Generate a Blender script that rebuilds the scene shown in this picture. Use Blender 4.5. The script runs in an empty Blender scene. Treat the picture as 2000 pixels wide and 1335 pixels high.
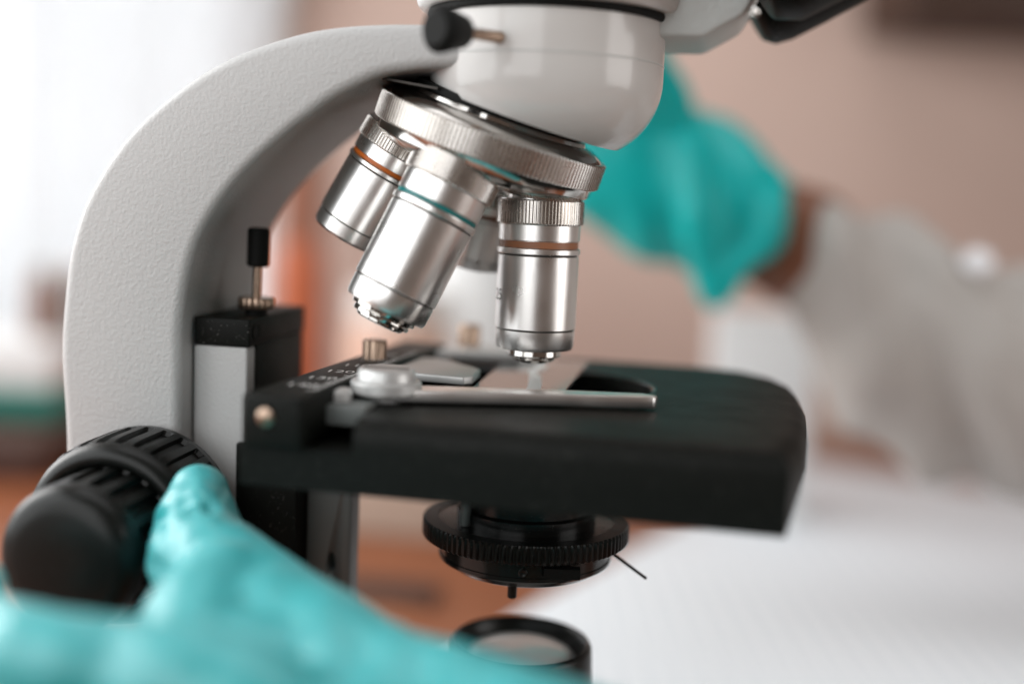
import bpy, bmesh, math, random
from mathutils import Vector, Matrix, noise
random.seed(7)
R = math.radians
S = 0.01                       # the builders below work in centimetres
scene = bpy.context.scene
C = scene.collection

# ------------------------------------------------------------------ camera
PITCH, ROLL = R(7.2), R(2.5)
fwd = Vector((0, math.cos(PITCH), -math.sin(PITCH)))
up0 = Vector((0, math.sin(PITCH), math.cos(PITCH)))
r0 = Vector((1, 0, 0))
rv = r0*math.cos(ROLL) + up0*math.sin(ROLL)
uv = -r0*math.sin(ROLL) + up0*math.cos(ROLL)
cam_d = bpy.data.cameras.new('camera')
cam = bpy.data.objects.new('camera', cam_d); C.objects.link(cam)
M = Matrix.Identity(4)
for i in range(3):
    M[i][0], M[i][1], M[i][2] = rv[i], uv[i], -fwd[i]
M.translation = Vector((-0.65, -34.0, 21.5))*S
cam.matrix_world = M
cam_d.sensor_width = 36; cam_d.lens = 41.4
cam_d.clip_start = 0.005; cam_d.clip_end = 20
cam_d.dof.use_dof = True
cam_d.dof.focus_distance = 0.3268
cam_d.dof.aperture_fstop = 2.1
cam_d.dof.aperture_blades = 0
scene.camera = cam

# ------------------------------------------------------------------ world and lamps
w = bpy.data.worlds.new('World'); scene.world = w; w.use_nodes = True
bg = w.node_tree.nodes['Background']
bg.inputs[0].default_value = (0.42, 0.30, 0.24, 1); bg.inputs[1].default_value = 0.26

def area(name, loc, target, sx, sy, power, col):
    d = bpy.data.lights.new(name, 'AREA'); d.shape = 'RECTANGLE'; d.size = sx*S; d.size_y = sy*S
    d.energy = power; d.color = col
    o = bpy.data.objects.new(name, d); C.objects.link(o)
    o.location = Vector(loc)*S
    o.rotation_euler = (Vector(target)-Vector(loc)).to_track_quat('-Z', 'Y').to_euler()
    return o
area('window_daylight', (-70, -12, 44), (0, 0, 18), 90, 80, 7.0, (0.95, 0.985, 1.0))
area('front_window_daylight', (-34, -74, 48), (0, 0, 16), 58, 80, 3.4, (0.97, 0.99, 1.0))
area('back_window_daylight', (-92, 46, 52), (0, 0, 14), 50, 60, 6.5, (1.0, 0.985, 0.97))
area('side_window_daylight', (80, -26, 36), (0, 0, 18), 46, 56, 2.6, (1.0, 0.98, 0.96))
area('ceiling_bounce', (10, 30, 125), (10, 40, 0), 110, 90, 5.6, (0.98, 0.985, 1.0))

vs = scene.view_settings
vs.view_transform = 'Standard'; vs.look = 'None'; vs.gamma = 1; vs.exposure = 0.0
vs.use_curve_mapping = False
scene.cycles.max_bounces = 8
scene.cycles.use_denoising = True
scene.cycles.caustics_reflective = False; scene.cycles.caustics_refractive = False

# ------------------------------------------------------------------ materials
def mat(name, col, rough=0.5, metal=0.0, spec=0.5, var=0.0, vscale=40, bump=0.0, bscale=300, bdist=0.0003,
        trans=0.0, ior=1.45, coat=0.0, sheen=0.0, rvar=0.0, emis=0.0, aniso=None, dust=0.0, sss=0.0):
    m = bpy.data.materials.new(name); m.use_nodes = True
    n = m.node_tree.nodes; l = m.node_tree.links; b = n['Principled BSDF']
    b.inputs['Base Color'].default_value = (*col, 1); b.inputs['Roughness'].default_value = rough
    b.inputs['Metallic'].default_value = metal; b.inputs['Specular IOR Level'].default_value = spec
    b.inputs['Transmission Weight'].default_value = trans; b.inputs['IOR'].default_value = ior
    b.inputs['Coat Weight'].default_value = coat; b.inputs['Coat Roughness'].default_value = 0.08
    b.inputs['Sheen Weight'].default_value = sheen
    if sss:
        b.inputs['Subsurface Weight'].default_value = sss; b.inputs['Subsurface Scale'].default_value = 0.004
    if emis:
        b.inputs['Emission Color'].default_value = (*col, 1); b.inputs['Emission Strength'].default_value = emis
    tc = n.new('ShaderNodeTexCoord')
    if var or rvar:
        nz = n.new('ShaderNodeTexNoise'); nz.inputs['Scale'].default_value = vscale; nz.inputs['Detail'].default_value = 5
        l.new(tc.outputs['Object'], nz.inputs['Vector'])
        if var:
            mx = n.new('ShaderNodeMix'); mx.data_type = 'RGBA'
            mx.inputs['A'].default_value = (*[max(0, c*(1-var)) for c in col], 1)
            mx.inputs['B'].default_value = (*[min(1, c*(1+var)) for c in col], 1)
            l.new(nz.outputs['Fac'], mx.inputs['Factor']); last = mx.outputs['Result']
            l.new(last, b.inputs['Base Color'])
        if rvar:
            mr = n.new('ShaderNodeMapRange'); mr.inputs['To Min'].default_value = max(0.02, rough-rvar)
            mr.inputs['To Max'].default_value = rough+rvar
            mr.inputs['From Min'].default_value = 0.3; mr.inputs['From Max'].default_value = 0.7
            l.new(nz.outputs['Fac'], mr.inputs['Value']); l.new(mr.outputs['Result'], b.inputs['Roughness'])
    if dust:
        vz = n.new('ShaderNodeTexNoise'); vz.inputs['Scale'].default_value = 2600; vz.inputs['Detail'].default_value = 1
        l.new(tc.outputs['Object'], vz.inputs['Vector'])
        vr = n.new('ShaderNodeMapRange'); vr.inputs['From Min'].default_value = 0.74; vr.inputs['From Max'].default_value = 0.80
        l.new(vz.outputs['Fac'], vr.inputs['Value'])
        mm = n.new('ShaderNodeMath'); mm.operation = 'MULTIPLY'; mm.inputs[1].default_value = dust
        l.new(vr.outputs['Result'], mm.inputs[0])
        mx = n.new('ShaderNodeMix'); mx.data_type = 'RGBA'
        src = b.inputs['Base Color'].links[0].from_socket if b.inputs['Base Color'].links else None
        if src: l.new(src, mx.inputs['A'])
        else: mx.inputs['A'].default_value = (*col, 1)
        mx.inputs['B'].default_value = (0.55, 0.53, 0.5, 1)
        l.new(mm.outputs[0], mx.inputs['Factor']); l.new(mx.outputs['Result'], b.inputs['Base Color'])
    if bump:
        nb = n.new('ShaderNodeTexNoise'); nb.inputs['Scale'].default_value = bscale; nb.inputs['Detail'].default_value = 3
        l.new(tc.outputs['Object'], nb.inputs['Vector'])
        bp = n.new('ShaderNodeBump'); bp.inputs['Strength'].default_value = bump; bp.inputs['Distance'].default_value = bdist
        l.new(nb.outputs['Fac'], bp.inputs['Height']); l.new(bp.outputs['Normal'], b.inputs['Normal'])
    return m

white_tex = mat('white_textured_enamel', (0.52, 0.52, 0.515), 0.42, var=0.055, vscale=14, rvar=0.06, bump=0.62, bscale=1050, bdist=0.00034)
white_gloss = mat('white_gloss_enamel', (0.68, 0.665, 0.645), 0.2, var=0.03, vscale=30, bump=0.10, bscale=420, bdist=0.0004, coat=0.25)
white_shade = mat('shaded_white_enamel', (0.56, 0.58, 0.565), 0.45, bump=0.4, bscale=380, bdist=0.0006)  # white enamel greyed for the prism housing's shade; also colours the seam line
satin = mat('satin_steel', (0.90, 0.885, 0.865), 0.30, 1.0, bump=0.2, bscale=4500, bdist=0.00006, rvar=0.04, vscale=90)
chrome = mat('polished_chrome', (0.62, 0.60, 0.57), 0.11, 1.0, rvar=0.03, vscale=120)
knurl_m = mat('knurled_steel', (0.66, 0.63, 0.60), 0.26, 1.0, rvar=0.05, vscale=200)
brass = mat('worn_brass_knurl', (0.40, 0.29, 0.22), 0.30, 1.0, var=0.3, vscale=500)
black_pl = mat('black_plastic', (0.006, 0.0068, 0.006), 0.34, spec=0.34, bump=0.15, bscale=1400, bdist=0.0001, dust=0.25)
black_satin = mat('black_satin_paint', (0.0055, 0.0062, 0.0050), 0.48, spec=0.16, bump=0.25, bscale=2200, bdist=0.0001, dust=0.7, rvar=0.05, vscale=60)
black_gloss = mat('black_gloss', (0.008, 0.0085, 0.008), 0.2, spec=0.5, dust=0.25)
black_rub = mat('black_rubber', (0.006, 0.0065, 0.006), 0.62, spec=0.2)
grey_dark = mat('dark_grey_metal', (0.15, 0.16, 0.155), 0.5, 0.2, var=0.15, vscale=60)
groove_m = mat('dark_groove', (0.05, 0.045, 0.04), 0.5, 0.6)
teal_band = mat('teal_ring_paint', (0.01, 0.19, 0.19), 0.35)
orange_band = mat('orange_ring_paint', (0.62, 0.15, 0.02), 0.35)
brown_band = mat('copper_ring_paint', (0.36, 0.15, 0.075), 0.4)
ink = mat('black_ink', (0.02, 0.02, 0.02), 0.6)
white_ink = mat('white_ink', (0.72, 0.71, 0.69), 0.6)
glass = mat('slide_glass', (0.93, 0.97, 0.96), 0.02, trans=1.0, ior=1.5)
lens_glass = mat('lens_front_glass', (0.03, 0.035, 0.04), 0.03, spec=0.8, coat=0.8)
frost = mat('frosted_lens', (0.62, 0.60, 0.58), 0.16, spec=0.6, coat=0.6)
plate_m = mat('brushed_aluminium', (0.60, 0.60, 0.59), 0.42, 0.55, var=0.06, vscale=80)
streak_m = mat('white_reflection', (0.8, 0.8, 0.78), 0.6)

def glove_mat(name, col, rough=0.42, sheen=0.25, spec=0.75, ior=1.45):
    m = mat(name, col, rough, spec=spec, ior=ior, var=0.16, vscale=55, bump=0.35, bscale=160, bdist=0.0012, sheen=sheen, sss=0.12)
    return m
glove_near = glove_mat('teal_nitrile', (0.022, 0.41, 0.43), 0.40, 0.12, 0.8, 1.6)
glove_far = glove_mat('teal_nitrile_far', (0.001, 0.46, 0.45), 0.42, 0.0, 0.4)
skin_m = mat('skin', (0.20, 0.075, 0.038), 0.5, var=0.12, vscale=40, sss=0.1)
coat_m = mat('grey_white_cloth', (0.45, 0.425, 0.40), 0.85, var=0.06, vscale=60, bump=0.3, bscale=900, bdist=0.0003)
highlight_m = mat('pale_highlight', (0.8, 0.8, 0.82), 0.25)

def wood_mat():
    m = bpy.data.materials.new('orange_brown_wood'); m.use_nodes = True
    n = m.node_tree.nodes; l = m.node_tree.links; b = n['Principled BSDF']
    tc = n.new('ShaderNodeTexCoord'); mp = n.new('ShaderNodeMapping'); mp.inputs['Scale'].default_value = (3, 40, 3)
    nz = n.new('ShaderNodeTexNoise'); nz.inputs['Scale'].default_value = 3; nz.inputs['Detail'].default_value = 6
    cr = n.new('ShaderNodeValToRGB')
    cr.color_ramp.elements[0].position = 0.3; cr.color_ramp.elements[0].color = (0.16, 0.048, 0.02, 1)
    cr.color_ramp.elements[1].position = 0.75; cr.color_ramp.elements[1].color = (0.38, 0.12, 0.042, 1)
    l.new(tc.outputs['Object'], mp.inputs[0]); l.new(mp.outputs[0], nz.inputs['Vector'])
    l.new(nz.outputs['Fac'], cr.inputs[0]); l.new(cr.outputs[0], b.inputs['Base Color'])
    b.inputs['Roughness'].default_value = 0.35
    return m
wood = wood_mat()
wall_m = mat('tan_wall_paint', (0.66, 0.50, 0.43), 0.85, var=0.06, vscale=8, bump=0.2, bscale=120, bdist=0.0008)

def paper_mat():
    m = bpy.data.materials.new('squared_paper'); m.use_nodes = True
    n = m.node_tree.nodes; l = m.node_tree.links; b = n['Principled BSDF']
    tc = n.new('ShaderNodeTexCoord'); sep = n.new('ShaderNodeSeparateXYZ'); l.new(tc.outputs['Object'], sep.inputs[0])
    outs = []
    for ax in 'XY':
        m1 = n.new('ShaderNodeMath'); m1.operation = 'MULTIPLY'; m1.inputs[1].default_value = 85.0 if ax == 'X' else 85.0
        l.new(sep.outputs[ax], m1.inputs[0])
        m2 = n.new('ShaderNodeMath'); m2.operation = 'FRACT'; l.new(m1.outputs[0], m2.inputs[0])
        m3 = n.new('ShaderNodeMath'); m3.operation = 'LESS_THAN'; m3.inputs[1].default_value = 0.2 if ax == 'X' else 0.06; l.new(m2.outputs[0], m3.inputs[0])
        outs.append(m3.outputs[0])
    mx = n.new('ShaderNodeMath'); mx.operation = 'MAXIMUM'; l.new(outs[0], mx.inputs[0]); l.new(outs[1], mx.inputs[1])
    mc = n.new('ShaderNodeMix'); mc.data_type = 'RGBA'
    mc.inputs['A'].default_value = (0.86, 0.89, 0.92, 1); mc.inputs['B'].default_value = (0.68, 0.73, 0.78, 1)
    l.new(mx.outputs[0], mc.inputs['Factor']); l.new(mc.outputs['Result'], b.inputs['Base Color'])
    b.inputs['Roughness'].default_value = 0.7
    return m
paper = paper_mat()

def curtain_mat():
    m = bpy.data.materials.new('sheer_white_curtain'); m.use_nodes = True
    n = m.node_tree.nodes; l = m.node_tree.links; out = n['Material Output']; n.remove(n['Principled BSDF'])
    d = n.new('ShaderNodeBsdfDiffuse'); d.inputs[0].default_value = (0.55, 0.575, 0.60, 1)
    t = n.new('ShaderNodeBsdfTranslucent'); t.inputs[0].default_value = (0.9, 0.9, 0.9, 1)
    mx = n.new('ShaderNodeMixShader'); mx.inputs[0].default_value = 0.6
    l.new(d.outputs[0], mx.inputs[1]); l.new(t.outputs[0], mx.inputs[2]); l.new(mx.outputs[0], out.inputs[0])
    return m
curtain_m = curtain_mat()
pane_m = mat('daylit_window_pane', (0.95, 0.98, 1.0), 0.2, emis=0.68)
frame_m = mat('white_window_frame', (0.75, 0.73, 0.71), 0.5)

# ------------------------------------------------------------------ mesh helpers (centimetres)
def finish(name, bm, m, parent=None, smooth=True, angle=38, bevel=0.0, bseg=3, matrix=None):
    bmesh.ops.remove_doubles(bm, verts=bm.verts, dist=1e-5)
    bmesh.ops.recalc_face_normals(bm, faces=bm.faces)
    if bevel:
        es = [e for e in bm.edges if len(e.link_faces) == 2 and e.calc_face_angle(0) > R(25)]
        bmesh.ops.bevel(bm, geom=es, offset=bevel, segments=bseg, profile=0.5, affect='EDGES', clamp_overlap=True)
    if matrix is not None: bm.transform(matrix)
    bmesh.ops.scale(bm, vec=(S, S, S), verts=bm.verts)
    if smooth:
        for f in bm.faces: f.smooth = True
        for e in bm.edges:
            if len(e.link_faces) == 2 and e.calc_face_angle(0) > R(angle): e.smooth = False
    me = bpy.data.meshes.new(name); bm.to_mesh(me); bm.free()
    me.materials.append(m)
    o = bpy.data.objects.new(name, me); C.objects.link(o)
    if parent is not None: o.parent = parent
    return o

def frame_to(origin, zdir, xhint=(1, 0, 0)):
    z = Vector(zdir).normalized(); x = Vector(xhint); x = (x - z*x.dot(z))
    if x.length < 1e-4: x = Vector((0, 1, 0)); x = x - z*x.dot(z)
    x.normalize(); y = z.cross(x)
    m = Matrix.Identity(4)
    for i in range(3): m[i][0], m[i][1], m[i][2], m[i][3] = x[i], y[i], z[i], origin[i]
    return m

def lathe(profile, seg=64, mod=None, mtx=None, bm=None):
    """profile: list of (r, z); mod(theta, k) -> radius multiplier; closed at r=0 ends."""
    bm = bm or bmesh.new(); rings = []
    for k, (r, z) in enumerate(profile):
        if r <= 1e-6:
            rings.append([bm.verts.new((0, 0, z))]); continue
        ring = []
        for i in range(seg):
            a = 2*math.pi*i/seg; rr = r*(mod(a, k, i) if mod else 1)
            ring.append(bm.verts.new((rr*math.cos(a), rr*math.sin(a), z)))
        rings.append(ring)
    new = [v for rg in rings for v in rg]
    for a, b in zip(rings, rings[1:]):
        if len(a) == 1 and len(b) == 1: continue
        for i in range(seg):
            j = (i+1) % seg
            if len(a) == 1: bm.faces.new((a[0], b[i], b[j]))
            elif len(b) == 1: bm.faces.new((a[j], a[i], b[0]))
            else: bm.faces.new((a[i], b[i], b[j], a[j]))
    if mtx is not None: bmesh.ops.transform(bm, matrix=mtx, verts=new)
    return bm

def rod(p, q, r1, r2=None, seg=24, cap=0.0, bm=None):
    p = Vector(p); q = Vector(q); r2 = r1 if r2 is None else r2; L = (q-p).length; c = min(cap, L*0.4)
    prof = [(0, 0), (r1-c, 0), (r1, c), (r2, L-c), (r2-c, L), (0, L)] if c else [(0, 0), (r1, 0), (r2, L), (0, L)]
    return lathe(prof, seg, None, frame_to(p, q-p), bm)

def capsule(p, q, r1, r2, bm, seg=20, n=6):
    p = Vector(p); q = Vector(q); L = (q-p).length; prof = []
    for i in range(n+1):
        a = -math.pi/2 + (math.pi/2)*i/n; prof.append((max(0, r1*math.cos(a)) if i else 0, r1*math.sin(a)))
    for i in range(n+1):
        a = (math.pi/2)*i/n; prof.append((r2*math.cos(a) if i < n else 0, L + r2*math.sin(a)))
    lathe(prof, seg, None, frame_to(p, q-p), bm)

def box(x0, x1, y0, y1, z0, z1, bm=None):
    bm = bm or bmesh.new()
    v = [bm.verts.new((x, y, z)) for z in (z0, z1) for x, y in ((x0, y0), (x1, y0), (x1, y1), (x0, y1))]
    for f in ((3, 2, 1, 0), (4, 5, 6, 7), (0, 1, 5, 4), (1, 2, 6, 5), (2, 3, 7, 6), (3, 0, 4, 7)):
        bm.faces.new([v[i] for i in f])
    return bm

def prism(poly, axis, a, b, bm=None):
    """poly in the two other axes, extruded along axis from a to b."""
    bm = bm or bmesh.new()
    def P(u, v, t): return {'X': (t, u, v), 'Y': (u, t, v), 'Z': (u, v, t)}[axis]
    A = [bm.verts.new(P(u, v, a)) for u, v in poly]; B = [bm.verts.new(P(u, v, b)) for u, v in poly]
    n = len(poly)
    bm.faces.new(A); bm.faces.new(B[::-1])
    for i in range(n): bm.faces.new((A[i], B[i], B[(i+1) % n], A[(i+1) % n]))
    return bm

def catmull(pts, n):
    pts = [Vector(p) for p in pts]; P = [pts[0]*2-pts[1]] + pts + [pts[-1]*2-pts[-2]]
    segs = len(pts)-1; out = []
    for k in range(n+1):
        t = k/n*segs; i = min(int(t), segs-1); u = t-i
        a, b, c, d = P[i], P[i+1], P[i+2], P[i+3]
        out.append(0.5*((2*b) + (c-a)*u + (2*a-5*b+4*c-d)*u*u + (3*b-a-3*c+d)*u**3))
    return out

def boolean(o, cutters, op='DIFFERENCE'):
    for c in cutters:
        md = o.modifiers.new('b', 'BOOLEAN'); md.object = c; md.operation = op; md.solver = 'EXACT'
        bake(o)
        me = c.data; bpy.data.objects.remove(c); bpy.data.meshes.remove(me)

def bake(o):
    bpy.context.view_layer.update()
    dg = bpy.context.evaluated_depsgraph_get()
    me = bpy.data.meshes.new_from_object(o.evaluated_get(dg))
    old = o.data; o.modifiers.clear(); o.data = me; bpy.data.meshes.remove(old)

def remesh(o, voxel, smooth_it=6):
    m = o.modifiers.new('r', 'REMESH'); m.mode = 'VOXEL'; m.voxel_size = voxel*S; m.use_smooth_shade = True
    s = o.modifiers.new('s', 'SMOOTH'); s.iterations = smooth_it; s.factor = 0.5
    mats = list(o.data.materials); bake(o)
    if not o.data.materials:
        for q in mats: o.data.materials.append(q)
    for p in o.data.polygons: p.use_smooth = True

def displace(o, fn):
    o.data.update()
    nrm = [v.normal.copy() for v in o.data.vertices]
    for v, n_ in zip(o.data.vertices, nrm): v.co = v.co + n_*(fn(v.co/S)*S)
    o.data.update()

def text_mesh(name, body, size, mtx, m, parent, wrap=None):
    cu = bpy.data.curves.new(name, 'FONT'); cu.body = body; cu.size = size; cu.align_x = 'CENTER'; cu.align_y = 'CENTER'
    cu.resolution_u = 4
    t = bpy.data.objects.new(name, cu); C.objects.link(t); bpy.context.view_layer.update()
    me = bpy.data.meshes.new_from_object(t.evaluated_get(bpy.context.evaluated_depsgraph_get()))
    bpy.data.objects.remove(t); bpy.data.curves.remove(cu)
    bm = bmesh.new(); bm.from_mesh(me); bpy.data.meshes.remove(me)
    bmesh.ops.subdivide_edges(bm, edges=[e for e in bm.edges if e.calc_length() > 0.08], cuts=2)
    if wrap: 
        for v in bm.verts: v.co = wrap(v.co)
    return finish(name, bm, m, parent, smooth=False, matrix=mtx)

def empty(name, loc, rz=0):
    o = bpy.data.objects.new(name, None); C.objects.link(o); o.location = Vector(loc)*S; o.rotation_euler = (0, 0, rz)
    o.empty_display_size = 0.02
    return o
def tag(o, label, cat=None, group=None, kind=None):
    if label: o['label'] = label
    if cat: o['category'] = cat
    if group: o['group'] = group
    if kind: o['kind'] = kind
    return o

# ------------------------------------------------------------------ the setting
t = finish('table', box(-110, 95, -45, 74, -3, 0), wood, bevel=0.3); tag(t, 'orange brown wooden table top under the microscope', kind='structure')
wl = finish('wall', box(-150, 140, 78, 84, -40, 120), wall_m); tag(wl, 'plain tan brown wall out of focus behind the table', kind='structure')

# ------------------------------------------------------------------ microscope (own frame, yawed)
scope = empty('microscope', (0, 0, 0), R(-9))
tag(scope, 'white and black laboratory microscope with four steel objectives on a tilted turret', 'microscope')

# base
finish('base', prism([(-14.5, -6), (4.5, -5.2), (6.2, -3), (6.2, 3), (4.5, 5.2), (-14.5, 6)], 'Z', 0, 3.6), white_tex, scope, bevel=0.5)

# arm: loft of rounded rectangles between the outer and inner curves
outer = [(-13.2, 3.3), (-13.3, 8), (-13.32, 13.52), (-13.45, 16.22), (-13.38, 17.7), (-13.12, 19.47), (-12.55, 20.98), (-11.42, 22.60), (-9.82, 23.99), (-8.34, 24.85), (-6.75, 25.43), (-5.47, 25.70), (-4.06, 25.82), (-2.67, 25.84), (-1.4, 25.84)]
inner = [(-9.73, 3.3), (-9.73, 8), (-9.73, 13.79), (-9.74, 16.0), (-9.74, 17.5), (-9.42, 19.36), (-8.88, 20.53), (-8.0, 21.69), (-6.84, 22.77), (-6.1, 23.35), (-5.42, 23.84), (-4.6, 24.27), (-3.88, 24.53), (-2.42, 24.73), (-1.4, 24.73)]
N = 110
oc = catmull([(x, z, 0) for x, z in outer], N); ic = catmull([(x, z, 0) for x, z in inner], N)
YN, YF, CR = -2.6, 3.2, 0.34
bm = bmesh.new(); rings = []
for a, b in zip(oc, ic):
    d = (a-b); L = d.length; d.normalize(); ring = []
    cr_o, cr_i = CR, 0.30
    cs = [(L-cr_o, YN+cr_o, -90, 0, cr_o, True), (L-cr_o, YF-cr_o, 0, 90, cr_o, True), (cr_i, YF-cr_i, 90, 180, cr_i, False), (cr_i, YN+cr_i, 180, 270, cr_i, False)]
    for (u, y, a0, a1, cr, _) in cs:
        for k in range(6):
            an = R(a0+(a1-a0)*k/5)
            uu = u+cr*math.cos(an); yy = y+cr*math.sin(an)
            p = b + d*uu; ring.append(bm.verts.new((p.x, yy, p.y)))
    rings.append(ring)
n = len(rings[0])
for a, b in zip(rings, rings[1:]):
    for i in range(n): bm.faces.new((a[i], a[(i+1) % n], b[(i+1) % n], b[i]))
bm.faces.new(rings[0][::-1]); bm.faces.new(rings[-1])
finish('arm', bm, white_tex, scope, angle=50)

# stage carrier: white block, black cap, stop screw, rack column
finish('carrier_block', box(-9.68, -8.05, -1.8, 2.6, 3.6, 16.76), white_tex, scope, bevel=0.08)
cap = finish('carrier_cap', box(-9.66, -7.98, -1.83, 2.85, 16.78, 17.58), black_satin, scope, bevel=0.05)
finish('bolt_hole', lathe([(0, 0), (0.2, 0), (0.2, -0.02), (0.26, -0.02), (0.26, 0.02), (0.23, 0.025), (0.22, 0.005), (0, 0.004)], 24, None, frame_to((-7.978, -1.35, 17.18), (1, 0, 0))), black_rub, cap)
ss = finish('stop_screw', rod((-8.40, -0.3, 17.5), (-8.36, -0.3, 19.2), 0.13, seg=20), brass, scope)
finish('screw_handle', rod((-8.36, -0.3, 19.0), (-8.34, -0.3, 20.15), 0.33, seg=28, cap=0.06), black_rub, ss)
finish('lock_nut', lathe([(0, 0), (0.5, 0), (0.53, 0.04), (0.53, 0.3), (0.5, 0.34), (0, 0.34)], 48, lambda a, k, i: 1.0 if i % 2 else 0.94, frame_to((-8.39, -0.3, 17.75), (0, 0, 1))), brass, ss)
finish('screw_collar', rod((-8.39, -0.3, 17.56), (-8.39, -0.3, 17.76), 0.32), black_rub, ss)
finish('rack_column', box(-8.08, -7.99, -1.25, 2.75, 3.7, 16.77), black_satin, scope, bevel=0.02)
finish('rack_slide', box(-8.3, -6.45, -1.95, 1.9, 5, 14.0), black_satin, scope, bevel=0.06)
br = finish('condenser_bracket', box(-6.40, -5.05, -1.1, -0.2, 7.6, 14.05), grey_dark, scope, bevel=0.05)
c1 = finish('cut', lathe([(0, -0.5), (0.14, -0.5), (0.14, 0.5), (0, 0.5)], 24, None, Matrix.Translation((-5.62, -1.1, 10.43)) @ Matrix.Rotation(R(90), 4, 'X') @ Matrix.Diagonal((1.1, 2.3, 1, 1))), black_gloss, scope)
boolean(br, [c1])

# ---- stage
def stage_outline(xmax_lim=99, inset=0.0):
    pts = [(-6.2, -6.8), (6.95, -6.8), (7.35, -5.2), (7.65, -3), (7.85, 0), (7.85, 2.5), (7.75, 4.2), (7.35, 5.6), (6.5, 6.7), (5.2, 7.1), (-6.2, 7.1)]
    c = Vector((0.6, 0.2))
    out = []
    for x, y in pts:
        x = min(x, xmax_lim); v = Vector((x, y)) - c
        v = Vector((math.copysign(max(0, abs(v.x)-inset), v.x), math.copysign(max(0, abs(v.y)-inset), v.y)))
        out.append(v+c)
    return out
bm = bmesh.new(); rings = []
for z, lim, ins in [(14.12, 6.98, 0.04), (14.16, 7.0, 0.0), (14.75, 99, 0.0), (15.4, 99, 0.0), (15.62, 99, 0.04), (15.78, 99, 0.14), (15.86, 99, 0.28), (15.89, 99, 0.42), (15.9, 99, 0.6)]:
    rings.append([bm.verts.new((p.x, p.y, z)) for p in stage_outline(lim, ins)])
k = len(rings[0])
for a, b in zip(rings, rings[1:]):
    for i in range(k): bm.faces.new((a[i], a[(i+1) % k], b[(i+1) % k], b[i]))
bm.faces.new(rings[0][::-1]); bm.faces.new(rings[-1])
for v in rings[0]+rings[1]: v.co.z -= 0.013*(v.co.x+6.2)
stage = finish('stage', bm, black_satin, scope, smooth=True, angle=30)
cut1 = finish('cut', lathe([(0, 14.7), (1, 14.7), (1, 17), (0, 17)], 64, None, Matrix.Translation((0.2, 1.0, 0)) @ Matrix.Diagonal((3.3, 2.9, 1, 1))), black_satin, scope)
cut2 = finish('cut', box(-7, -3.35, -8, 8, 15.12, 17), black_satin, scope)
boolean(stage, [cut1, cut2])
for p in stage.data.polygons: p.use_smooth = True
bm = bmesh.new(); bm.from_mesh(stage.data)
for e in bm.edges: e.smooth = not (len(e.link_faces) == 2 and e.calc_face_angle(0) > R(30))
bm.to_mesh(stage.data); bm.free()
stage.data.materials.clear(); stage.data.materials.append(black_satin)
finish('aperture_rim', lathe([(0.985, 15.86), (1.0, 15.905), (1.02, 15.905), (1.02, 15.86), (0.985, 15.86)], 64, None, Matrix.Translation((0.2, 1.0, 0)) @ Matrix.Diagonal((3.3, 2.9, 1, 1))), black_gloss, stage)

# mechanical slide holder: rail with scale, carriage, fingers, knobs
holder = finish('slide_holder', box(-6.1, -4.55, -7.05, 4.6, 15.14, 16.42), black_satin, scope, bevel=0.10, matrix=Matrix.Translation((-5.3, -7, 0)) @ Matrix.Rotation(R(-5), 4, 'Z') @ Matrix.Translation((5.3, 7, 0)))
RM = Matrix.Translation((-5.3, -7, 0)) @ Matrix.Rotation(R(-5), 4, 'Z') @ Matrix.Translation((5.3, 7, 0))
for i, (num, yy) in enumerate([('140', -5.25), ('130', -4.0), ('120', -2.75), ('110', -1.5), ('100', -0.25), ('90', 1.0)]):
    text_mesh('scale_number', num, 0.56, RM @ Matrix.Translation((-5.35, yy, 16.428)) @ Matrix.Rotation(R(9), 4, 'Z'), white_ink, holder)
for i in range(64):
    yy = -5.8 + i*0.125; ln = 0.28 if i % 10 == 0 else 0.15
    finish('scale_tick', box(-4.72-ln, -4.72, yy-0.018, yy+0.018, 16.421, 16.426), white_ink, holder, smooth=False, matrix=RM)
finish('end_screw', lathe([(0, -0.3), (0.2, -0.3), (0.24, 0), (0.22, 0.07), (0.14, 0.12), (0, 0.13)], 28, None, RM @ frame_to((-5.45, -7.06, 15.9), (0, -1, 0))), brass, holder)
finish('carriage', box(-4.6, -3.4, -5.6, 3.2, 15.5, 16.02), grey_dark, holder, bevel=0.06)
finish('carriage_plate', prism([(-4.35, -1.2), (-1.75, -1.5), (-1.55, -1.2), (-1.6, 0.2), (-1.85, 0.55), (-3.2, 1.9), (-4.5, 1.9)], 'Z', 16.06, 16.30), plate_m, holder, bevel=0.05)
kn = finish('thumb_screw', lathe([(0, 0), (0.36, 0), (0.36, 0.66), (0.32, 0.71), (0, 0.71)], 56, lambda a, k, i: 1.0 if i % 4 < 2 else 0.93, frame_to((-4.82, 0.1, 16.28), (0, 0, 1))), brass, holder)
# near pivot: stacked steel discs
pv = finish('pivot_screw', lathe([(0, 0), (0.55, 0), (0.58, 0.05), (0.58, 0.2), (0.9, 0.22), (0.94, 0.27), (0.94, 0.50), (0.90, 0.55), (0.78, 0.57), (0.76, 0.80), (0.70, 0.87), (0, 0.88)], 72, None, frame_to((-3.35, -3.9, 15.92), (0, 0, 1))), plate_m, holder)
finish('slot', box(-3.95, -2.75, -3.97, -3.83, 16.80, 16.806), groove_m, pv)
finish('spring_post', lathe([(0, 0), (0.2, 0), (0.2, 0.25), (0.34, 0.27), (0.36, 0.5), (0.28, 0.6), (0, 0.62)], 32, None, frame_to((-4.35, -4.8, 15.72), (0, 0, 1))), plate_m, holder)
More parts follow.
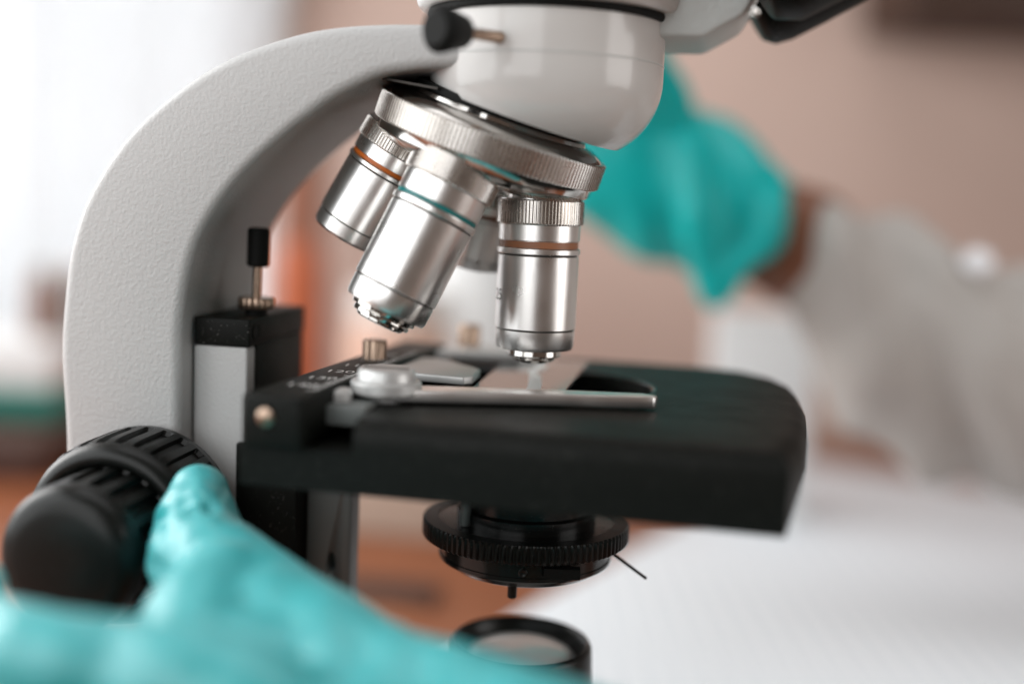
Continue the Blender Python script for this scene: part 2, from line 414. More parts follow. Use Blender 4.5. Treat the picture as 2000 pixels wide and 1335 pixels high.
# the long finger: tapering blade
fing = [(-3.4, -4.5), (-1.5, -3.95), (1.0, -3.25), (3.2, -2.75), (3.66, -2.55), (3.72, -2.3), (3.3, -2.1), (1.2, -2.45), (-1.4, -3.05), (-3.2, -3.5)]
finish('slide_finger', prism(fing, 'Z', 15.96, 16.30), satin, holder, bevel=0.06)
# far finger and far knob
finish('slide_finger', prism([(-3.9, 3.2), (-1.0, 3.9), (-0.2, 4.6), (-0.6, 5.4), (-3.9, 5.0)], 'Z', 16.06, 16.34), plate_m, holder, bevel=0.05)
finish('thumb_screw', lathe([(0, 0), (0.36, 0), (0.36, 0.66), (0.32, 0.71), (0, 0.71)], 56, lambda a, k, i: 1.0 if i % 4 < 2 else 0.93, frame_to((-2.9, 5.0, 16.34), (0, 0, 1))), brass, holder)

# ---- condenser
def teeth(nper, depth):
    return lambda a, k, i: 1.0 if (i % nper) < nper/2 else 1.0-depth
NT = 96
cond = finish('condenser', lathe([(0, 14.1), (1.9, 14.1), (1.9, 12.4), (2.05, 12.35), (2.05, 12.0), (2.7, 12.0), (2.7, 11.4), (2.52, 11.38), (2.52, 10.95), (2.56, 10.96), (2.56, 10.86), (2.50, 10.80), (2.42, 10.78), (2.15, 10.58), (1.95, 10.50), (1.2, 10.48), (0, 10.48)], 96, None), black_gloss, scope)
bm = lathe([(2.72, 12.0), (2.96, 12.02)], NT*4)
prof = [(2.6, 11.46), (2.98, 11.46), (3.06, 11.52), (3.06, 11.95), (3.0, 12.02), (2.6, 12.03)]
finish('aperture_ring', lathe(prof, NT*4, lambda a, k, i: (1.0 if i % 4 < 2 else 0.978) if k in (1, 2, 3) else 1.0), black_pl, cond)
bm.free()
finish('index_line', box(2.25, 2.9, -0.62, -0.58, 12.032, 12.036), grey_dark, cond)
finish('iris_lever', rod((2.35, -0.6, 11.50), (3.66, -0.6, 10.66), 0.05, 0.045, 12, cap=0.02), black_pl, cond)
finish('filter_pin', rod((-0.1, -1.5, 10.6), (-0.1, -1.5, 10.02), 0.14, 0.135, 20, cap=0.04), black_pl, cond)
finish('lever_slot', box(0.55, 1.55, -2.62, -2.3, 11.02, 11.3), black_rub, cond, matrix=Matrix.Rotation(R(8), 4, 'Z'))
finish('set_screw', lathe([(0, 0), (0.13, 0), (0.13, 0.04), (0.1, 0.06), (0.05, 0.03), (0, 0.03)], 16, None, frame_to((0.32, -2.50, 11.12), (0.12, -1, 0))), black_pl, cond)
for sgn in (-1.35, 0.2): pass
finish('carrier_screw', rod((-1.55, -1.45, 12.0), (-1.55, -1.45, 12.85), 0.16, cap=0.03), grey_dark, cond)

# ---- illuminator
ill = finish('illuminator', lathe([(0, 3.5), (2.6, 3.5), (2.5, 4.2), (2.32, 5.4), (2.2, 7.0), (2.14, 8.08), (2.08, 8.2), (2.0, 8.24), (1.94, 8.2), (1.84, 7.98), (1.76, 7.62), (0, 7.62)], 96), black_pl, scope)
finish('field_lens', lathe([(1.74, 7.55), (1.74, 7.70)] + [(1.70*math.cos(R(a)), 7.70+0.42*math.sin(R(a))) for a in range(8, 90, 9)] + [(0, 8.12)], 72), frost, ill)

# ---- focus knobs on the near side (axis along -Y)
KC = (-10.5, 0, 11.95)
def grooves(ng, seg, depth, z0, z1):
    """radius multiplier with ng rounded grooves between profile rings z0..z1"""
    return None
def ribbed(profile, ng, depth, k0, k1, seg=None, duty=0.42):
    seg = seg or ng*10
    def md(a, k, i):
        if k < k0 or k > k1: return 1.0
        u = (i % 10)/10.0
        return 1.0-depth if u < duty else 1.0
    return lathe(profile, seg, md)
cz = lambda prof: prof
KM = lambda y: frame_to((KC[0], y, KC[2]), (0, -1, 0))
cp = [(0, 0), (2.45, 0), (2.56, 0.1), (2.58, 0.35), (2.58, 0.42), (2.58, 0.6), (2.58, 1.6), (2.56, 2.0), (2.53, 2.12), (2.50, 2.2), (2.42, 2.42), (2.28, 2.58), (2.1, 2.64), (1.95, 2.56), (1.88, 2.4), (1.85, 2.2), (0, 2.2)]
bm = ribbed(cp, 30, 0.05, 4, 8)
bm.transform(KM(-2.75)); finish('coarse_focus_knob', bm, black_pl, scope, angle=48)
fp = [(0, 0), (1.80, 0), (1.90, 0.10), (1.92, 0.25), (1.92, 0.40), (1.92, 0.46), (1.90, 1.7), (1.89, 2.1), (1.88, 2.18), (1.88, 2.25), (1.86, 2.42), (1.80, 2.58), (1.70, 2.74), (1.52, 2.86), (1.2, 2.92), (0.6, 2.93), (0, 2.93)]
bm = ribbed(fp, 20, 0.085, 5, 7)
bm.transform(KM(-4.70)); finish('fine_focus_knob', bm, black_pl, scope, angle=48)
finish('knob_shaft', rod((KC[0], -2.5, KC[2]), (KC[0], -2.9, KC[2]), 1.5, seg=48), black_satin, scope)
for y0, y1, r_ in [(3.2, 3.9, 1.5)]: finish('knob_shaft', rod((KC[0], y0, KC[2]), (KC[0], y1, KC[2]), r_, seg=48), black_satin, scope)
bm = ribbed(cp, 34, 0.045, 5, 8); bm.transform(frame_to((KC[0], 3.8, KC[2]), (0, 1, 0))); finish('coarse_focus_knob', bm, black_pl, scope, angle=48)

# ---- head
TILT = R(17.8)
nvec = Vector((-math.sin(TILT), 0.07, -math.cos(TILT))).normalized()         # turret axis pointing down
NC = Vector((-1.52, 0, 23.02))                                # turret ring centre
prof = [(0, 26.4), (3.22, 26.4), (3.28, 26.32)]
for a in range(0, 25): 
    z = 26.2 - a*0.09; prof.append((3.28, z)) if z > 24.75 else None
for a in range(0, 91, 5):
    prof.append((1.18 + 2.10*math.cos(R(a)) if a < 90 else 1.18, 24.75-2.15*math.sin(R(a))))
prof.append((0, 22.6))
bm = lathe(prof, 96)
pc = NC - nvec*0.90
geom = bm.verts[:] + bm.edges[:] + bm.faces[:]
res = bmesh.ops.bisect_plane(bm, geom=geom, plane_co=pc, plane_no=nvec, clear_outer=True)
eds = [e for e in bm.edges if len(e.link_faces) == 1]
bmesh.ops.contextual_create(bm, geom=eds)
# soft lip on the cut edge
ce = [e for e in bm.edges if any(len(f.verts) > 8 for f in e.link_faces)]
bmesh.ops.bevel(bm, geom=ce, offset=0.14, segments=4, profile=0.5, affect='EDGES', clamp_overlap=True)
lower = finish('turret_housing', bm, white_gloss, scope, angle=60)
finish('seam_line', lathe([(3.27, 25.10), (3.292, 25.115), (3.292, 25.14), (3.27, 25.155)], 96, None), white_shade, lower)
ring = bmesh.new()
bmo = [(3.30+0.10*math.cos(R(a)), 26.36+0.13*math.sin(R(a))) for a in range(0, 361, 30)]
finish('rubber_ring', lathe(bmo, 96, None, None, ring), black_rub, scope)
finish('head_housing', lathe([(0, 26.46), (3.5, 26.46), (3.62, 26.5), (3.7, 26.6), (3.74, 26.75), (3.74, 29.5), (3.4, 30.2), (0, 30.2)], 96, None), white_gloss, scope, angle=60)
pr = finish('prism_housing', prism([(2.0, 25.85), (4.3, 25.85), (5.36, 26.47), (7.0, 29.6), (2.0, 30.2)], 'Y', -0.9, 3.0), white_shade, scope, bevel=0.16)
em = frame_to((5.05, -1.55, 27.35), (math.cos(R(30)), 0, math.sin(R(30))))
ep = finish('eyepiece', lathe([(0, 0.4), (1.42, 0.4), (1.5, 0.45), (1.82, 1.0), (1.84, 1.1), (1.86, 2.2), (1.72, 5.5), (1.5, 6.0), (0, 6.0)], 48, None, em), black_satin, scope, angle=50)
finish('eyepiece', lathe([(0, 0.45), (1.35, 0.45), (1.6, 0.7), (1.72, 1.2), (1.74, 2.2), (1.72, 5.5), (1.5, 6.0), (0, 6.0)], 48, None, frame_to((5.05, 3.6, 27.35), (math.cos(R(30)), 0, math.sin(R(30))))), black_satin, scope, angle=50)
finish('set_screw', lathe([(0, 0), (0.14, 0), (0.15, 0.06), (0.1, 0.12), (0.06, 0.06), (0, 0.06)], 20, None, frame_to((5.62, -2.45, 26.33), (-0.75, -0.4, -0.35))), chrome, ep)
# head clamp screw
hs = finish('clamp_screw', rod((-0.75, -3.05, 25.45), (-1.45, -4.2, 25.40), 0.16, 0.14, cap=0.02), brass, scope)
finish('screw_handle', rod((-1.45, -4.2, 25.40), (-2.05, -5.25, 25.36), 0.40, 0.60, 32, cap=0.2), black_rub, hs)

# ---- turret
tm = frame_to(NC, nvec, (1, 0, 0))     # local +z points down the turret axis
tur = finish('turret', lathe([(0, -0.80), (2.55, -0.80), (2.62, -0.76), (2.66, -0.66), (2.95, -0.58), (3.18, -0.45), (3.28, -0.34), (3.28, 0.34), (3.24, 0.40), (3.22, 0.62), (3.05, 0.80), (2.6, 0.98), (2.2, 1.08), (1.2, 1.12), (0, 1.12)], 120, None, tm), chrome, scope, angle=30)
NK = 160
finish('knurled_ring', lathe([(3.2, -0.38), (3.33, -0.37), (3.38, -0.33), (3.38, 0.33), (3.33, 0.37), (3.2, 0.38)], NK*4, lambda a, k, i: (1.0 if i % 4 < 2 else 0.972) if k in (2, 3) else 1.0, tm), knurl_m, tur, angle=24)
finish('turret_gap', lathe([(0, -1.0), (2.5, -1.0), (2.5, -0.97), (2.45, -0.6), (0, -0.6)], 96, None, tm), black_rub, tur)
finish('stop_plate', prism([(-4.55, -1.9), (-2.6, -2.3), (-2.4, 1.6), (-4.2, 1.6)], 'Z', 24.28, 24.34), groove_m, tur, matrix=Matrix.Translation((-3.4, 0, 24.3)) @ Matrix.Rotation(R(9), 4, 'Y') @ Matrix.Translation((3.4, 0, -24.3)))

# ---- objectives
def objective(mount, direc, band_mat, k=1.0, L=1.0, tip='short', label=None, txt=None, nteeth=78, bw=0.19):
    m = frame_to(mount, direc, (1, 0, 0))
    def sc(p): return [(r_*k, z*L) for r_, z in p]
    body = [(0, -0.35), (0.95, -0.35), (0.95, 0.0), (1.16, 0.02), (1.16, 0.74), (1.17, 0.76), (1.17, 1.38-bw), (1.12, 1.40-bw), (1.12, 1.40), (1.185, 1.42), (1.195, 1.44), (1.195, 1.56), (1.185, 1.58), (1.13, 1.60), (1.13, 1.625), (1.165, 1.64), (1.165, 3.70), (1.15, 3.72), (1.11, 3.725), (1.11, 3.755), (1.145, 3.765), (1.13, 4.22), (1.09, 4.31), (0.80, 4.32), (0.80, 4.34)]
    b = finish('objective', lathe(sc(body), 96, None, m), satin, scope, angle=26)
    if label: b['label'] = label
    nk = nteeth
    finish('knurled_collar', lathe(sc([(1.1, 0.04), (1.22, 0.05), (1.255, 0.085), (1.255, 0.70), (1.22, 0.735), (1.1, 0.745)]), nk*4, lambda a, q, i: (1.0 if i % 4 < 2 else 0.945) if q in (2, 3) else 1.0, m), knurl_m, b, angle=24)
    finish('colour_band', lathe(sc([(1.1, 1.405-bw), (1.135, 1.41-bw), (1.135, 1.395), (1.1, 1.405)]), 96, None, m), band_mat, b)
    finish('groove', lathe(sc([(1.1, 1.597), (1.133, 1.60), (1.133, 1.628), (1.1, 1.63)]), 96, None, m), groove_m, b)
    finish('groove', lathe(sc([(1.08, 3.722), (1.115, 3.725), (1.115, 3.758), (1.08, 3.76)]), 96, None, m), groove_m, b)
    if tip == 'short':
        finish('tip_ring', lathe(sc([(0.6, 4.30), (0.82, 4.30), (0.82, 4.36), (0.78, 4.37), (0.79, 4.50), (0.74, 4.54), (0.62, 4.55), (0.62, 4.63), (0.55, 4.68), (0.44, 4.69), (0.40, 4.74), (0.34, 4.75), (0.3, 4.70)]), 64, None, m), chrome, b, angle=26)
        finish('front_lens', lathe(sc([(0.32, 4.68), (0.2, 4.73), (0, 4.745)]), 40, None, m), lens_glass, b)
    elif tip == 'none':
        finish('front_lens', lathe(sc([(0.8, 4.33), (0.6, 4.30), (0, 4.28)]), 40, None, m), lens_glass, b)
    else:
        finish('tip_ring', lathe(sc([(0.6, 4.30), (0.88, 4.30), (0.90, 4.36), (0.88, 4.44), (0.78, 4.46), (0.80, 4.52), (0.78, 4.60), (0.66, 4.62), (0.66, 4.66), (0.60, 4.70), (0.5, 4.66), (0.42, 4.62), (0.3, 4.66), (0.2, 4.6)]), 64, None, m), chrome, b, angle=26)
        finish('front_lens', lathe(sc([(0.25, 4.6), (0.15, 4.64), (0, 4.65)]), 40, None, m), lens_glass, b)
    if txt:
        body_t, size, ang, zz = txt
        def wrap(co):
            a = ang - co.x/(1.167*k); rr = 1.169*k
            return Vector((rr*math.cos(a), rr*math.sin(a), zz-co.y))
        # text mesh lives in mount frame: z runs down the barrel
        text_mesh('magnification_mark', body_t, size, m @ Matrix.Diagonal((1, -1, 1, 1)) if False else m, ink, b, wrap=wrap)
    return b
objective((0, 0, 21.39), (0, 0, -1), brown_band, label='upright working objective with copper ring', txt=('0.25', 0.46, R(158), 2.78))
objective((-1.98, -2.0, 22.30), (-0.395, -0.16, -0.91), teal_band, k=1.03, L=1.05, tip='long', bw=0.11, label='front slanted objective with teal ring')
objective((-3.98, -0.15, 23.05), (-0.49, 0.02, -0.87), orange_band, k=0.98, L=0.80, tip='none', bw=0.15, label='rear left slanted objective with orange ring')
objective((-1.85, 2.05, 21.75), (-0.2, 0.22, -0.95), brown_band, k=1.0, L=0.58, tip='none', label='far objective mostly hidden, with brown ring')

# ------------------------------------------------------------------ glass slide on the stage
RZ = Matrix.Rotation(R(-9), 4, 'Z')
def in_scope(x, y, z): return RZ @ Vector((x, y, z))
slide = empty('microscope_slide', in_scope(-0.2, 1.3, 15.93), R(-9))
tag(slide, 'clear glass specimen slide lying on the black stage under the working objective', 'slide')
finish('glass_plate', box(-1.3, 1.3, -3.8, 3.8, 0, 0.11), glass, slide, bevel=0.015, bseg=1)
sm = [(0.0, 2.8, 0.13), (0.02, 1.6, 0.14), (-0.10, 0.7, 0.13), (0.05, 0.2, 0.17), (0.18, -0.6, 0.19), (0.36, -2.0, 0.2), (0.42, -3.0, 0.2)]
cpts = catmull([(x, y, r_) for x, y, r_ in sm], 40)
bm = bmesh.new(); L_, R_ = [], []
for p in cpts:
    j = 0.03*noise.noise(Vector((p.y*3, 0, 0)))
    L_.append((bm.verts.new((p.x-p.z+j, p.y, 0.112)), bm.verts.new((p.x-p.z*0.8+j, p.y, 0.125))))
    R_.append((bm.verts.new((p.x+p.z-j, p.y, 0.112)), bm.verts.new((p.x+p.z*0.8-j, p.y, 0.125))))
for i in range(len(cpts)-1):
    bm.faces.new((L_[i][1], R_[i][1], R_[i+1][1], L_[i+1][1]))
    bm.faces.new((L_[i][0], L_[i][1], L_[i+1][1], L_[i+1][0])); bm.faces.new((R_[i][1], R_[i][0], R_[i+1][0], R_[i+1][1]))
finish('reflection_streak', bm, streak_m, slide)  # white strip built in place of a bright reflection in the slide

# ------------------------------------------------------------------ person: two gloved hands, wrist and coat sleeves
person = empty('person', (30, 5, 0))
tag(person, 'person in grey white coat and teal gloves holding the focus knob and the microscope head', 'person')
def rel(p): return Vector(p) - Vector((30, 5, 0))
def limb(name, chain_list, m, voxel, smooth_it, disp=None):
    bm = bmesh.new()
    for chain in chain_list:
        for (p, r1), (q, r2) in zip(chain, chain[1:]): capsule(rel(p), rel(q), r1, r2, bm)
    o = finish(name, bm, m, person)
    remesh(o, voxel, smooth_it)
    if disp: displace(o, disp)
    return o

creases = [  # polylines, depth, width in cm
    ([(-8.85, -6.2, 12.85), (-8.2, -6.3, 13.05), (-7.75, -6.2, 12.95), (-7.2, -5.8, 12.7)], 0.17, 0.14),
    ([(-9.35, -5.4, 13.0), (-8.75, -5.8, 13.45), (-8.1, -5.8, 13.8), (-7.7, -5.2, 14.1)], 0.13, 0.11),
    ([(-8.35, -5.4, 14.15), (-8.0, -5.8, 13.7), (-7.75, -6.0, 13.2), (-7.55, -5.9, 12.8)], 0.16, 0.12),
    ([(-9.2, -5.9, 12.75), (-8.6, -6.1, 13.1), (-8.2, -6.1, 13.4)], 0.10, 0.09),
    ([(-8.9, -6.6, 12.3), (-8.0, -6.8, 12.35), (-7.1, -6.6, 12.25)], 0.12, 0.20),
    ([(-7.3, -6.9, 12.2), (-6.6, -7.2, 11.9), (-6.2, -7.3, 11.5)], 0.10, 0.25),
    ([(-3.6, -13.6, 11.2), (-3.9, -13.2, 12.2), (-3.4, -12.4, 12.9)], 0.45, 0.75),
    ([(-8.3, -13.9, 11.4), (-7.8, -13.6, 12.9)], 0.28, 0.6),
    ([(-2.2, -12.9, 12.6), (-1.2, -13.4, 12.2), (-0.5, -14.4, 11.2)], 0.35, 0.6)]
def seg_dist(q, a, b):
    ab = b-a; t_ = max(0, min(1, (q-a).dot(ab)/ab.length_squared)); d = q-(a+ab*t_)
    return math.sqrt(d.x*d.x + 0.25*d.y*d.y + d.z*d.z)
creases = [([Vector(v) for v in pl], dp, wd) for pl, dp, wd in creases]
def near_wrinkle(p):
    q = p + Vector((30, 5, 0))
    d = 0.06*noise.noise(q*0.6) + 0.025*noise.noise(Vector((q.x*2.2+q.z*1.2, q.y*1.6, q.z*2.2-q.x*1.4)))
    j = 0.06*noise.noise(q*2.1)
    for pl, dp, wd in creases:
        if (q-pl[1]).length > 2.2 + wd*4: continue
        ds = min(seg_dist(q, u, v) for u, v in zip(pl, pl[1:]))
        if ds < wd*5:
            x_ = (ds + j)/wd
            d += 0.8*dp*(-math.exp(-x_*x_) + 0.3*math.exp(-(x_-2.2)**2)) if wd < 0.4 else -dp*math.exp(-x_*x_)
    w2 = math.exp(-((q-Vector((-8.2, -5.4, 13.2))).length/1.1)**2)
    return d + w2*0.022*math.sin((q.x*1.1-q.z*0.7)*7 + 3*noise.noise(q*1.3))
CAMP = Vector((-0.65, -34.0, 21.5))
def nearer(chain, k): return [(tuple(CAMP + (Vector(p)-CAMP)*k), r_*k) for p, r_ in chain]
KN = 0.90
thumb = [((-8.58, -4.2, 13.42), 0.80), ((-8.46, -4.8, 12.90), 1.06), ((-8.1, -5.8, 12.2), 1.30)] + nearer([((-6.0, -7.0, 11.05), 1.55)], 0.96) + nearer([((-3.4, -9.0, 9.95), 1.95), ((1.2, -11.0, 8.9), 2.5)], KN)
web = nearer([((-7.4, -6.4, 11.5), 1.4), ((-7.5, -8.0, 11.2), 1.45), ((-7.2, -9.6, 10.9), 1.5), ((-4.6, -9.6, 10.2), 1.8), ((-6.0, -7.6, 11.0), 1.6)], 0.95)
index = nearer([((1.2, -11.0, 8.9), 2.4), ((-3.5, -11.0, 9.6), 1.95), ((-7.0, -10.6, 11.05), 1.34), ((-10.6, -10.2, 11.36), 1.06)], KN) + [((-12.0, -10.0, 11.9), 0.90), ((-12.6, -8.2, 12.1), 0.72)]
middle = nearer([((1.2, -11.0, 8.9), 2.4), ((-3.5, -11.8, 8.6), 1.9), ((-7.2, -11.4, 9.3), 1.28), ((-10.9, -11.0, 9.0), 1.05)], KN) + [((-12.2, -10.2, 10.0), 0.88), ((-12.4, -8.4, 10.5), 0.72)]
ring_f = nearer([((1.2, -11.0, 8.3), 2.4), ((-3.0, -11.5, 7.3), 1.8), ((-6.6, -11.0, 7.4), 1.18), ((-9.9, -10.3, 6.9), 0.98)], KN) + [((-10.8, -9.6, 8.3), 0.82), ((-10.6, -8.2, 9.0), 0.70)]
little = nearer([((1.2, -10.8, 7.9), 2.2), ((-2.4, -10.8, 6.2), 1.6), ((-5.4, -10.0, 5.7), 1.05), ((-7.9, -9.2, 5.4), 0.86)], KN) + [((-8.6, -9.4, 6.9), 0.74), ((-8.4, -8.2, 7.4), 0.64)]
palm = nearer([((-3.5, -10.6, 9.4), 1.9), ((-3.0, -10.9, 7.2), 1.7)], KN)
fore = nearer([((1.2, -11.0, 8.7), 2.45), ((7, -12.0, 7.3), 2.9)], KN)
g1 = limb('glove', [thumb, web, index, middle, ring_f, little, palm, fore], glove_near, 0.09, 30, near_wrinkle)
g1['label'] = 'teal glove gripping the black focus knob in the foreground'
def coat_fold(p):
    q = p + Vector((30, 5, 0))
    return 0.42*math.sin((q.x*0.9+q.z*0.45)*1.25 + 2.2*noise.noise(q*0.16)) + 0.45*noise.noise(q*0.2) + 0.45*noise.noise(Vector((q.x*0.42+q.z*0.3, q.y*0.3, q.z*0.22)))
limb('sleeve', [[((8, -12.2, 7.0), 3.6), ((20, -14, 5.9), 4.8), ((34, -12, 6.2), 5.8)]], coat_m, 0.4, 4, coat_fold)

def far_wrinkle(p):
    q = p + Vector((30, 5, 0))
    d = 0.16*noise.noise(q*0.5) 
    t_ = q.x*0.95 + q.z*0.28
    w_ = max(0, min(1, (q.x-4.0)/2.0))
    return d + 0.22*w_*math.sin(t_*2.0 + 1.2*noise.noise(q*0.4))
hand = [((10.6, 24, 20.7), 2.9), ((9.6, 24.2, 21.0), 3.5), ((7.3, 25, 22.1), 3.95), ((4.5, 25.4, 23.7), 3.9)]
hem = [((11.3, 22.8, 23.0), 0.8), ((11.4, 21.2, 21.4), 0.7), ((10.3, 20.9, 19.0), 0.7), ((8.7, 22.0, 17.2), 0.8)]
fold = [((7.2, 21.6, 23.8), 0.7), ((7.5, 20.8, 21.0), 0.7), ((8.5, 21.9, 17.6), 0.8)]
drape = [((9.8, 23.5, 19.6), 2.0), ((9.0, 23.2, 17.4), 0.9)]
fi = [[((4.2, 25.4, 25.2), 2.2), ((0.6, 24.6, 28.6), 1.4), ((-1.8, 21.5, 30.0), 1.1), ((-2.2, 18.2, 30.0), 0.95)],
      [((3.6, 25.4, 24.6), 2.1), ((-0.2, 24.8, 27.2), 1.4), ((-2.6, 21.6, 28.4), 1.1), ((-2.8, 18.4, 28.6), 0.95)],
      [((3.6, 25.4, 23.8), 1.9), ((0.2, 25.2, 25.6), 1.3), ((-2.2, 22.2, 26.8), 1.05), ((-2.6, 19.2, 27.2), 0.9)],
      [((3.8, 25.4, 22.2), 1.9), ((1.6, 25.4, 23.6), 1.2), ((-0.4, 23.2, 25.0), 1.0), ((-1.2, 20.6, 25.6), 0.85)],
      [((6.4, 24.0, 24.6), 1.8), ((4.6, 20.6, 27.4), 1.3), ((3.6, 17.4, 28.8), 1.05), ((2.8, 15.0, 29.2), 0.95)]]
g2 = limb('glove', [hand, hem, fold, drape] + fi, glove_far, 0.24, 4, far_wrinkle)
g2['label'] = 'teal glove with a loose cuff behind the microscope head'
limb('wrist', [[((10.6, 24.2, 20.6), 2.5), ((13.3, 24, 19.5), 3.0), ((15.6, 24, 18.0), 2.5)]], skin_m, 0.3, 4)
slv = limb('sleeve', [[((14.9, 23.8, 18.6), 3.3), ((16.6, 24, 17.2), 4.0), ((18.6, 24, 15.6), 4.9), ((21, 24, 14.2), 5.3), ((28, 23, 12.4), 5.5), ((44, 20, 10.5), 7.0)],
                [((15.8, 23.6, 13.8), 1.4), ((17.0, 23.4, 11.6), 2.0), ((21, 23.2, 11.4), 3.0)]], coat_m, 0.42, 4, coat_fold)
finish('highlight_disc', lathe([(0, 0), (0.65, 0), (0.75, 0.10), (0.6, 0.24), (0, 0.28)], 32, None, Matrix.Translation(rel((20.7, 20.6, 19.25))) @ frame_to((0, 0, 0), (-0.25, -0.75, 0.65))), highlight_m, slv)  # pale disc modelled for the white highlight on the sleeve

# ------------------------------------------------------------------ background things
nb = finish('paper_pad', prism([(-4.2, 15.2), (48, 6), (60, 38), (23, 61.5)], 'Z', 0.01, 0.7), paper, bevel=0.05)
tag(nb, 'large white squared paper pad lying on the table behind the microscope', 'paper')

# window on the wall with a sheer curtain
wn = finish('window', box(-118, -24.5, 77.0, 77.9, 0.5, 70), pane_m); tag(wn, 'bright overexposed window in the wall behind the curtain', kind='structure')
bm = bmesh.new(); box(-121, -118, 75.6, 78, -3, 74, bm); fr = finish('window_frame', bm, frame_m, wn, bevel=0.2)
bm = bmesh.new(); box(-24.5, -22.2, 75.6, 78, -3, 74, bm); finish('window_frame', bm, frame_m, wn, bevel=0.2)
bm = bmesh.new(); box(-118, -24.5, 75.6, 78, -3, 0.4, bm); finish('window_frame', bm, frame_m, wn, bevel=0.2)
bm = bmesh.new(); nx, nz_ = 260, 14; grid = []
for j in range(nz_+1):
    z = 1 + j*(75/nz_); row = []
    for i in range(nx+1):
        u = i/nx; right = -24.8 - max(0, (z-30))*-0.42
        x = -116 + u*(right+116)
        y = 72.6 + 0.9*math.sin(x*1.3+0.5*math.sin(x*0.31)) + 0.5*math.sin(x*0.62+1)
        row.append(bm.verts.new((x, y, z)))
    grid.append(row)
for j in range(nz_):
    for i in range(nx): bm.faces.new((grid[j][i], grid[j][i+1], grid[j+1][i+1], grid[j+1][i]))
ct = finish('curtain', bm, curtain_m); tag(ct, 'sheer white curtain hanging in soft folds at the left', 'curtain')

# dark cupboard at the top right corner
cb = empty('wall_cupboard', (44, 66, 37)); tag(cb, 'dark brown cupboard hung on the wall at the upper right', 'cupboard')
dk = mat('dark_brown_veneer', (0.055, 0.026, 0.016), 0.5, var=0.2, vscale=10)
finish('cabinet', box(-14, 30, -2, 11, 0, 40), dk, cb, bevel=0.3)
finish('door', box(-13.8, 7.9, -3.4, -2.1, 0.4, 39), dk, cb, bevel=0.2)
finish('door', box(8.1, 29.8, -3.4, -2.1, 0.4, 39), dk, cb, bevel=0.2)

# orange bottle, pale jars, box and tray behind the arm
def bottle(name, loc, prof, m, lab, cat, cap_prof=None, cap_m=None, seg=40):
    e = empty(name, loc); tag(e, lab, cat)
    finish('body', lathe(prof, seg), m, e)
    if cap_prof: finish('cap', lathe(cap_prof, seg), cap_m, e)
    return e
orange_pl = mat('orange_plastic', (0.50, 0.125, 0.045), 0.4, var=0.05)
pale_pl = mat('pale_plastic', (0.72, 0.66, 0.62), 0.4)
amber = mat('amber_brown', (0.20, 0.085, 0.05), 0.3)
beige = mat('beige_card', (0.50, 0.385, 0.31), 0.8, var=0.05)
green_pl = mat('green_plastic', (0.0, 0.15, 0.115), 0.4)
white_pl = mat('white_plastic', (0.78, 0.79, 0.79), 0.4)
grey_pl = mat('grey_brown_plastic', (0.30, 0.25, 0.22), 0.5)
bottle('spray_bottle', (-18.2, 62, 0), [(0, 0), (2.0, 0), (2.1, 0.5), (2.1, 14.5), (1.9, 16), (1.7, 17), (0, 17)], orange_pl, 'slim orange bottle standing behind the microscope arm', 'bottle', [(0.0, 16.9), (1.8, 16.9), (1.8, 27.5), (0, 27.5)], mat('russet_cap', (0.30, 0.12, 0.07), 0.5))
bottle('jar', (-8.8, 50, 0), [(0, 0), (3.6, 0), (3.8, 0.5), (3.8, 11), (3.4, 12.2), (0, 12.2)], mat('peach_jar', (0.66, 0.42, 0.32), 0.4), 'wide peach coloured jar behind the objectives', 'jar', [(0, 12.1), (3.5, 12.1), (3.5, 14.5), (0, 14.5)], pale_pl)
bottle('jar', (-3.6, 53, 0), [(0, 0), (4.0, 0), (4.2, 0.5), (4.2, 17), (3.4, 18.5), (0, 18.5)], white_pl, 'white jar standing behind the working objective', 'jar', [(0, 18.4), (3.6, 18.4), (3.6, 20.0), (0, 20.0)], white_pl)
bx = empty('card_box', (-6.5, 42, 0), R(-8)); tag(bx, 'low beige card box on the table behind the condenser', 'box')
finish('carton', box(-9, 6.5, -5, 5, 0, 5.2), beige, bx, bevel=0.15)
finish('lid', box(-9.3, 6.8, -5.3, 5.3, 4.4, 6.4), mat('beige_card_light', (0.58, 0.47, 0.40), 0.8), bx, bevel=0.15)
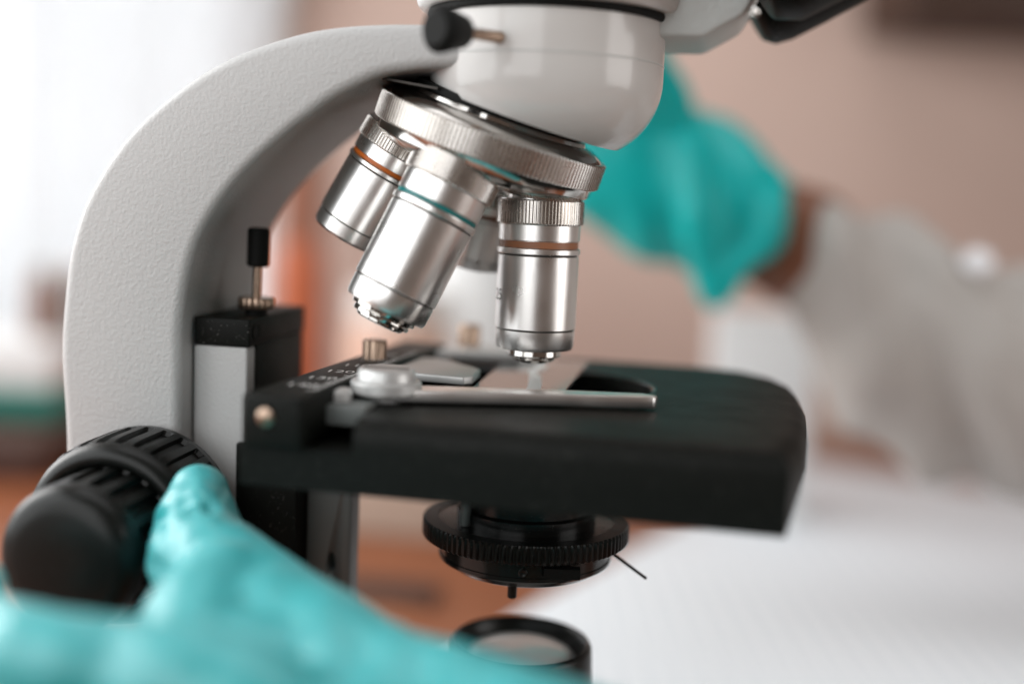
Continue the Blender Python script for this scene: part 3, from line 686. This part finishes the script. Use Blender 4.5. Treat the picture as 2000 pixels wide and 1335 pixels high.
wb = empty('white_carton', (17.0, 44, 0), R(-4)); tag(wb, 'upright white carton standing behind the stage beneath the wrist', 'carton')
finish('carton', box(-4.2, 2.2, -2, 2, 0, 14.0), white_pl, wb, bevel=0.1)
finish('flap', box(-4.3, 2.3, -2.1, 2.1, 14.0, 14.3), white_pl, wb, bevel=0.05)
# left: tray with a green base on a dark wooden case, two vials on the tray
db = empty('wooden_case', (-46, 56, 0)); tag(db, 'dark reddish wooden case under the green based tray', 'case')
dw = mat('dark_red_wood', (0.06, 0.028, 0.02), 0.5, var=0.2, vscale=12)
finish('case_body', box(-16, 13, -10, 10, 0, 2.2), dw, db, bevel=0.2)
finish('lid', box(-16.2, 13.2, -10.2, 10.2, 2.22, 3.08), dw, db, bevel=0.2)
tr = empty('tray', (-46, 58, 3.1)); tag(tr, 'white tray with a green base at the left edge', 'tray')
finish('green_base', box(-14, 12, -6, 6, 0.0, 2.1), green_pl, tr, bevel=0.3)
finish('white_top', box(-13.4, 11.4, -5.4, 5.4, 2.12, 5.7), white_pl, tr, bevel=0.4)
bottle('vial', (-37.4, 57.5, 8.82), [(0, 0), (1.0, 0), (1.1, 0.3), (1.1, 4.0), (0.7, 4.7), (0, 4.7)], amber, 'brown vial standing on the white and green tray', 'vial', [(0, 4.6), (0.8, 4.6), (0.8, 5.4), (0, 5.4)], grey_pl)
bottle('vial', (-35.4, 58.5, 8.82), [(0, 0), (0.8, 0), (0.9, 0.3), (0.9, 4.4), (0.6, 5.0), (0, 5.0)], grey_pl, 'grey vial beside the brown vial on the tray', 'vial', [(0, 4.9), (0.7, 4.9), (0.7, 5.6), (0, 5.6)], pale_pl)
st = empty('dark_red_strip', (-9, 26.6, 0.0), R(-8)); tag(st, 'dark red strip lying on the table left of the paper pad', 'ruler')  # thin dark red strip making a dark band on the table
finish('strip_body', box(-9, 5.0, -1.4, 1.4, 0.02, 0.5), dw, st, bevel=0.08)
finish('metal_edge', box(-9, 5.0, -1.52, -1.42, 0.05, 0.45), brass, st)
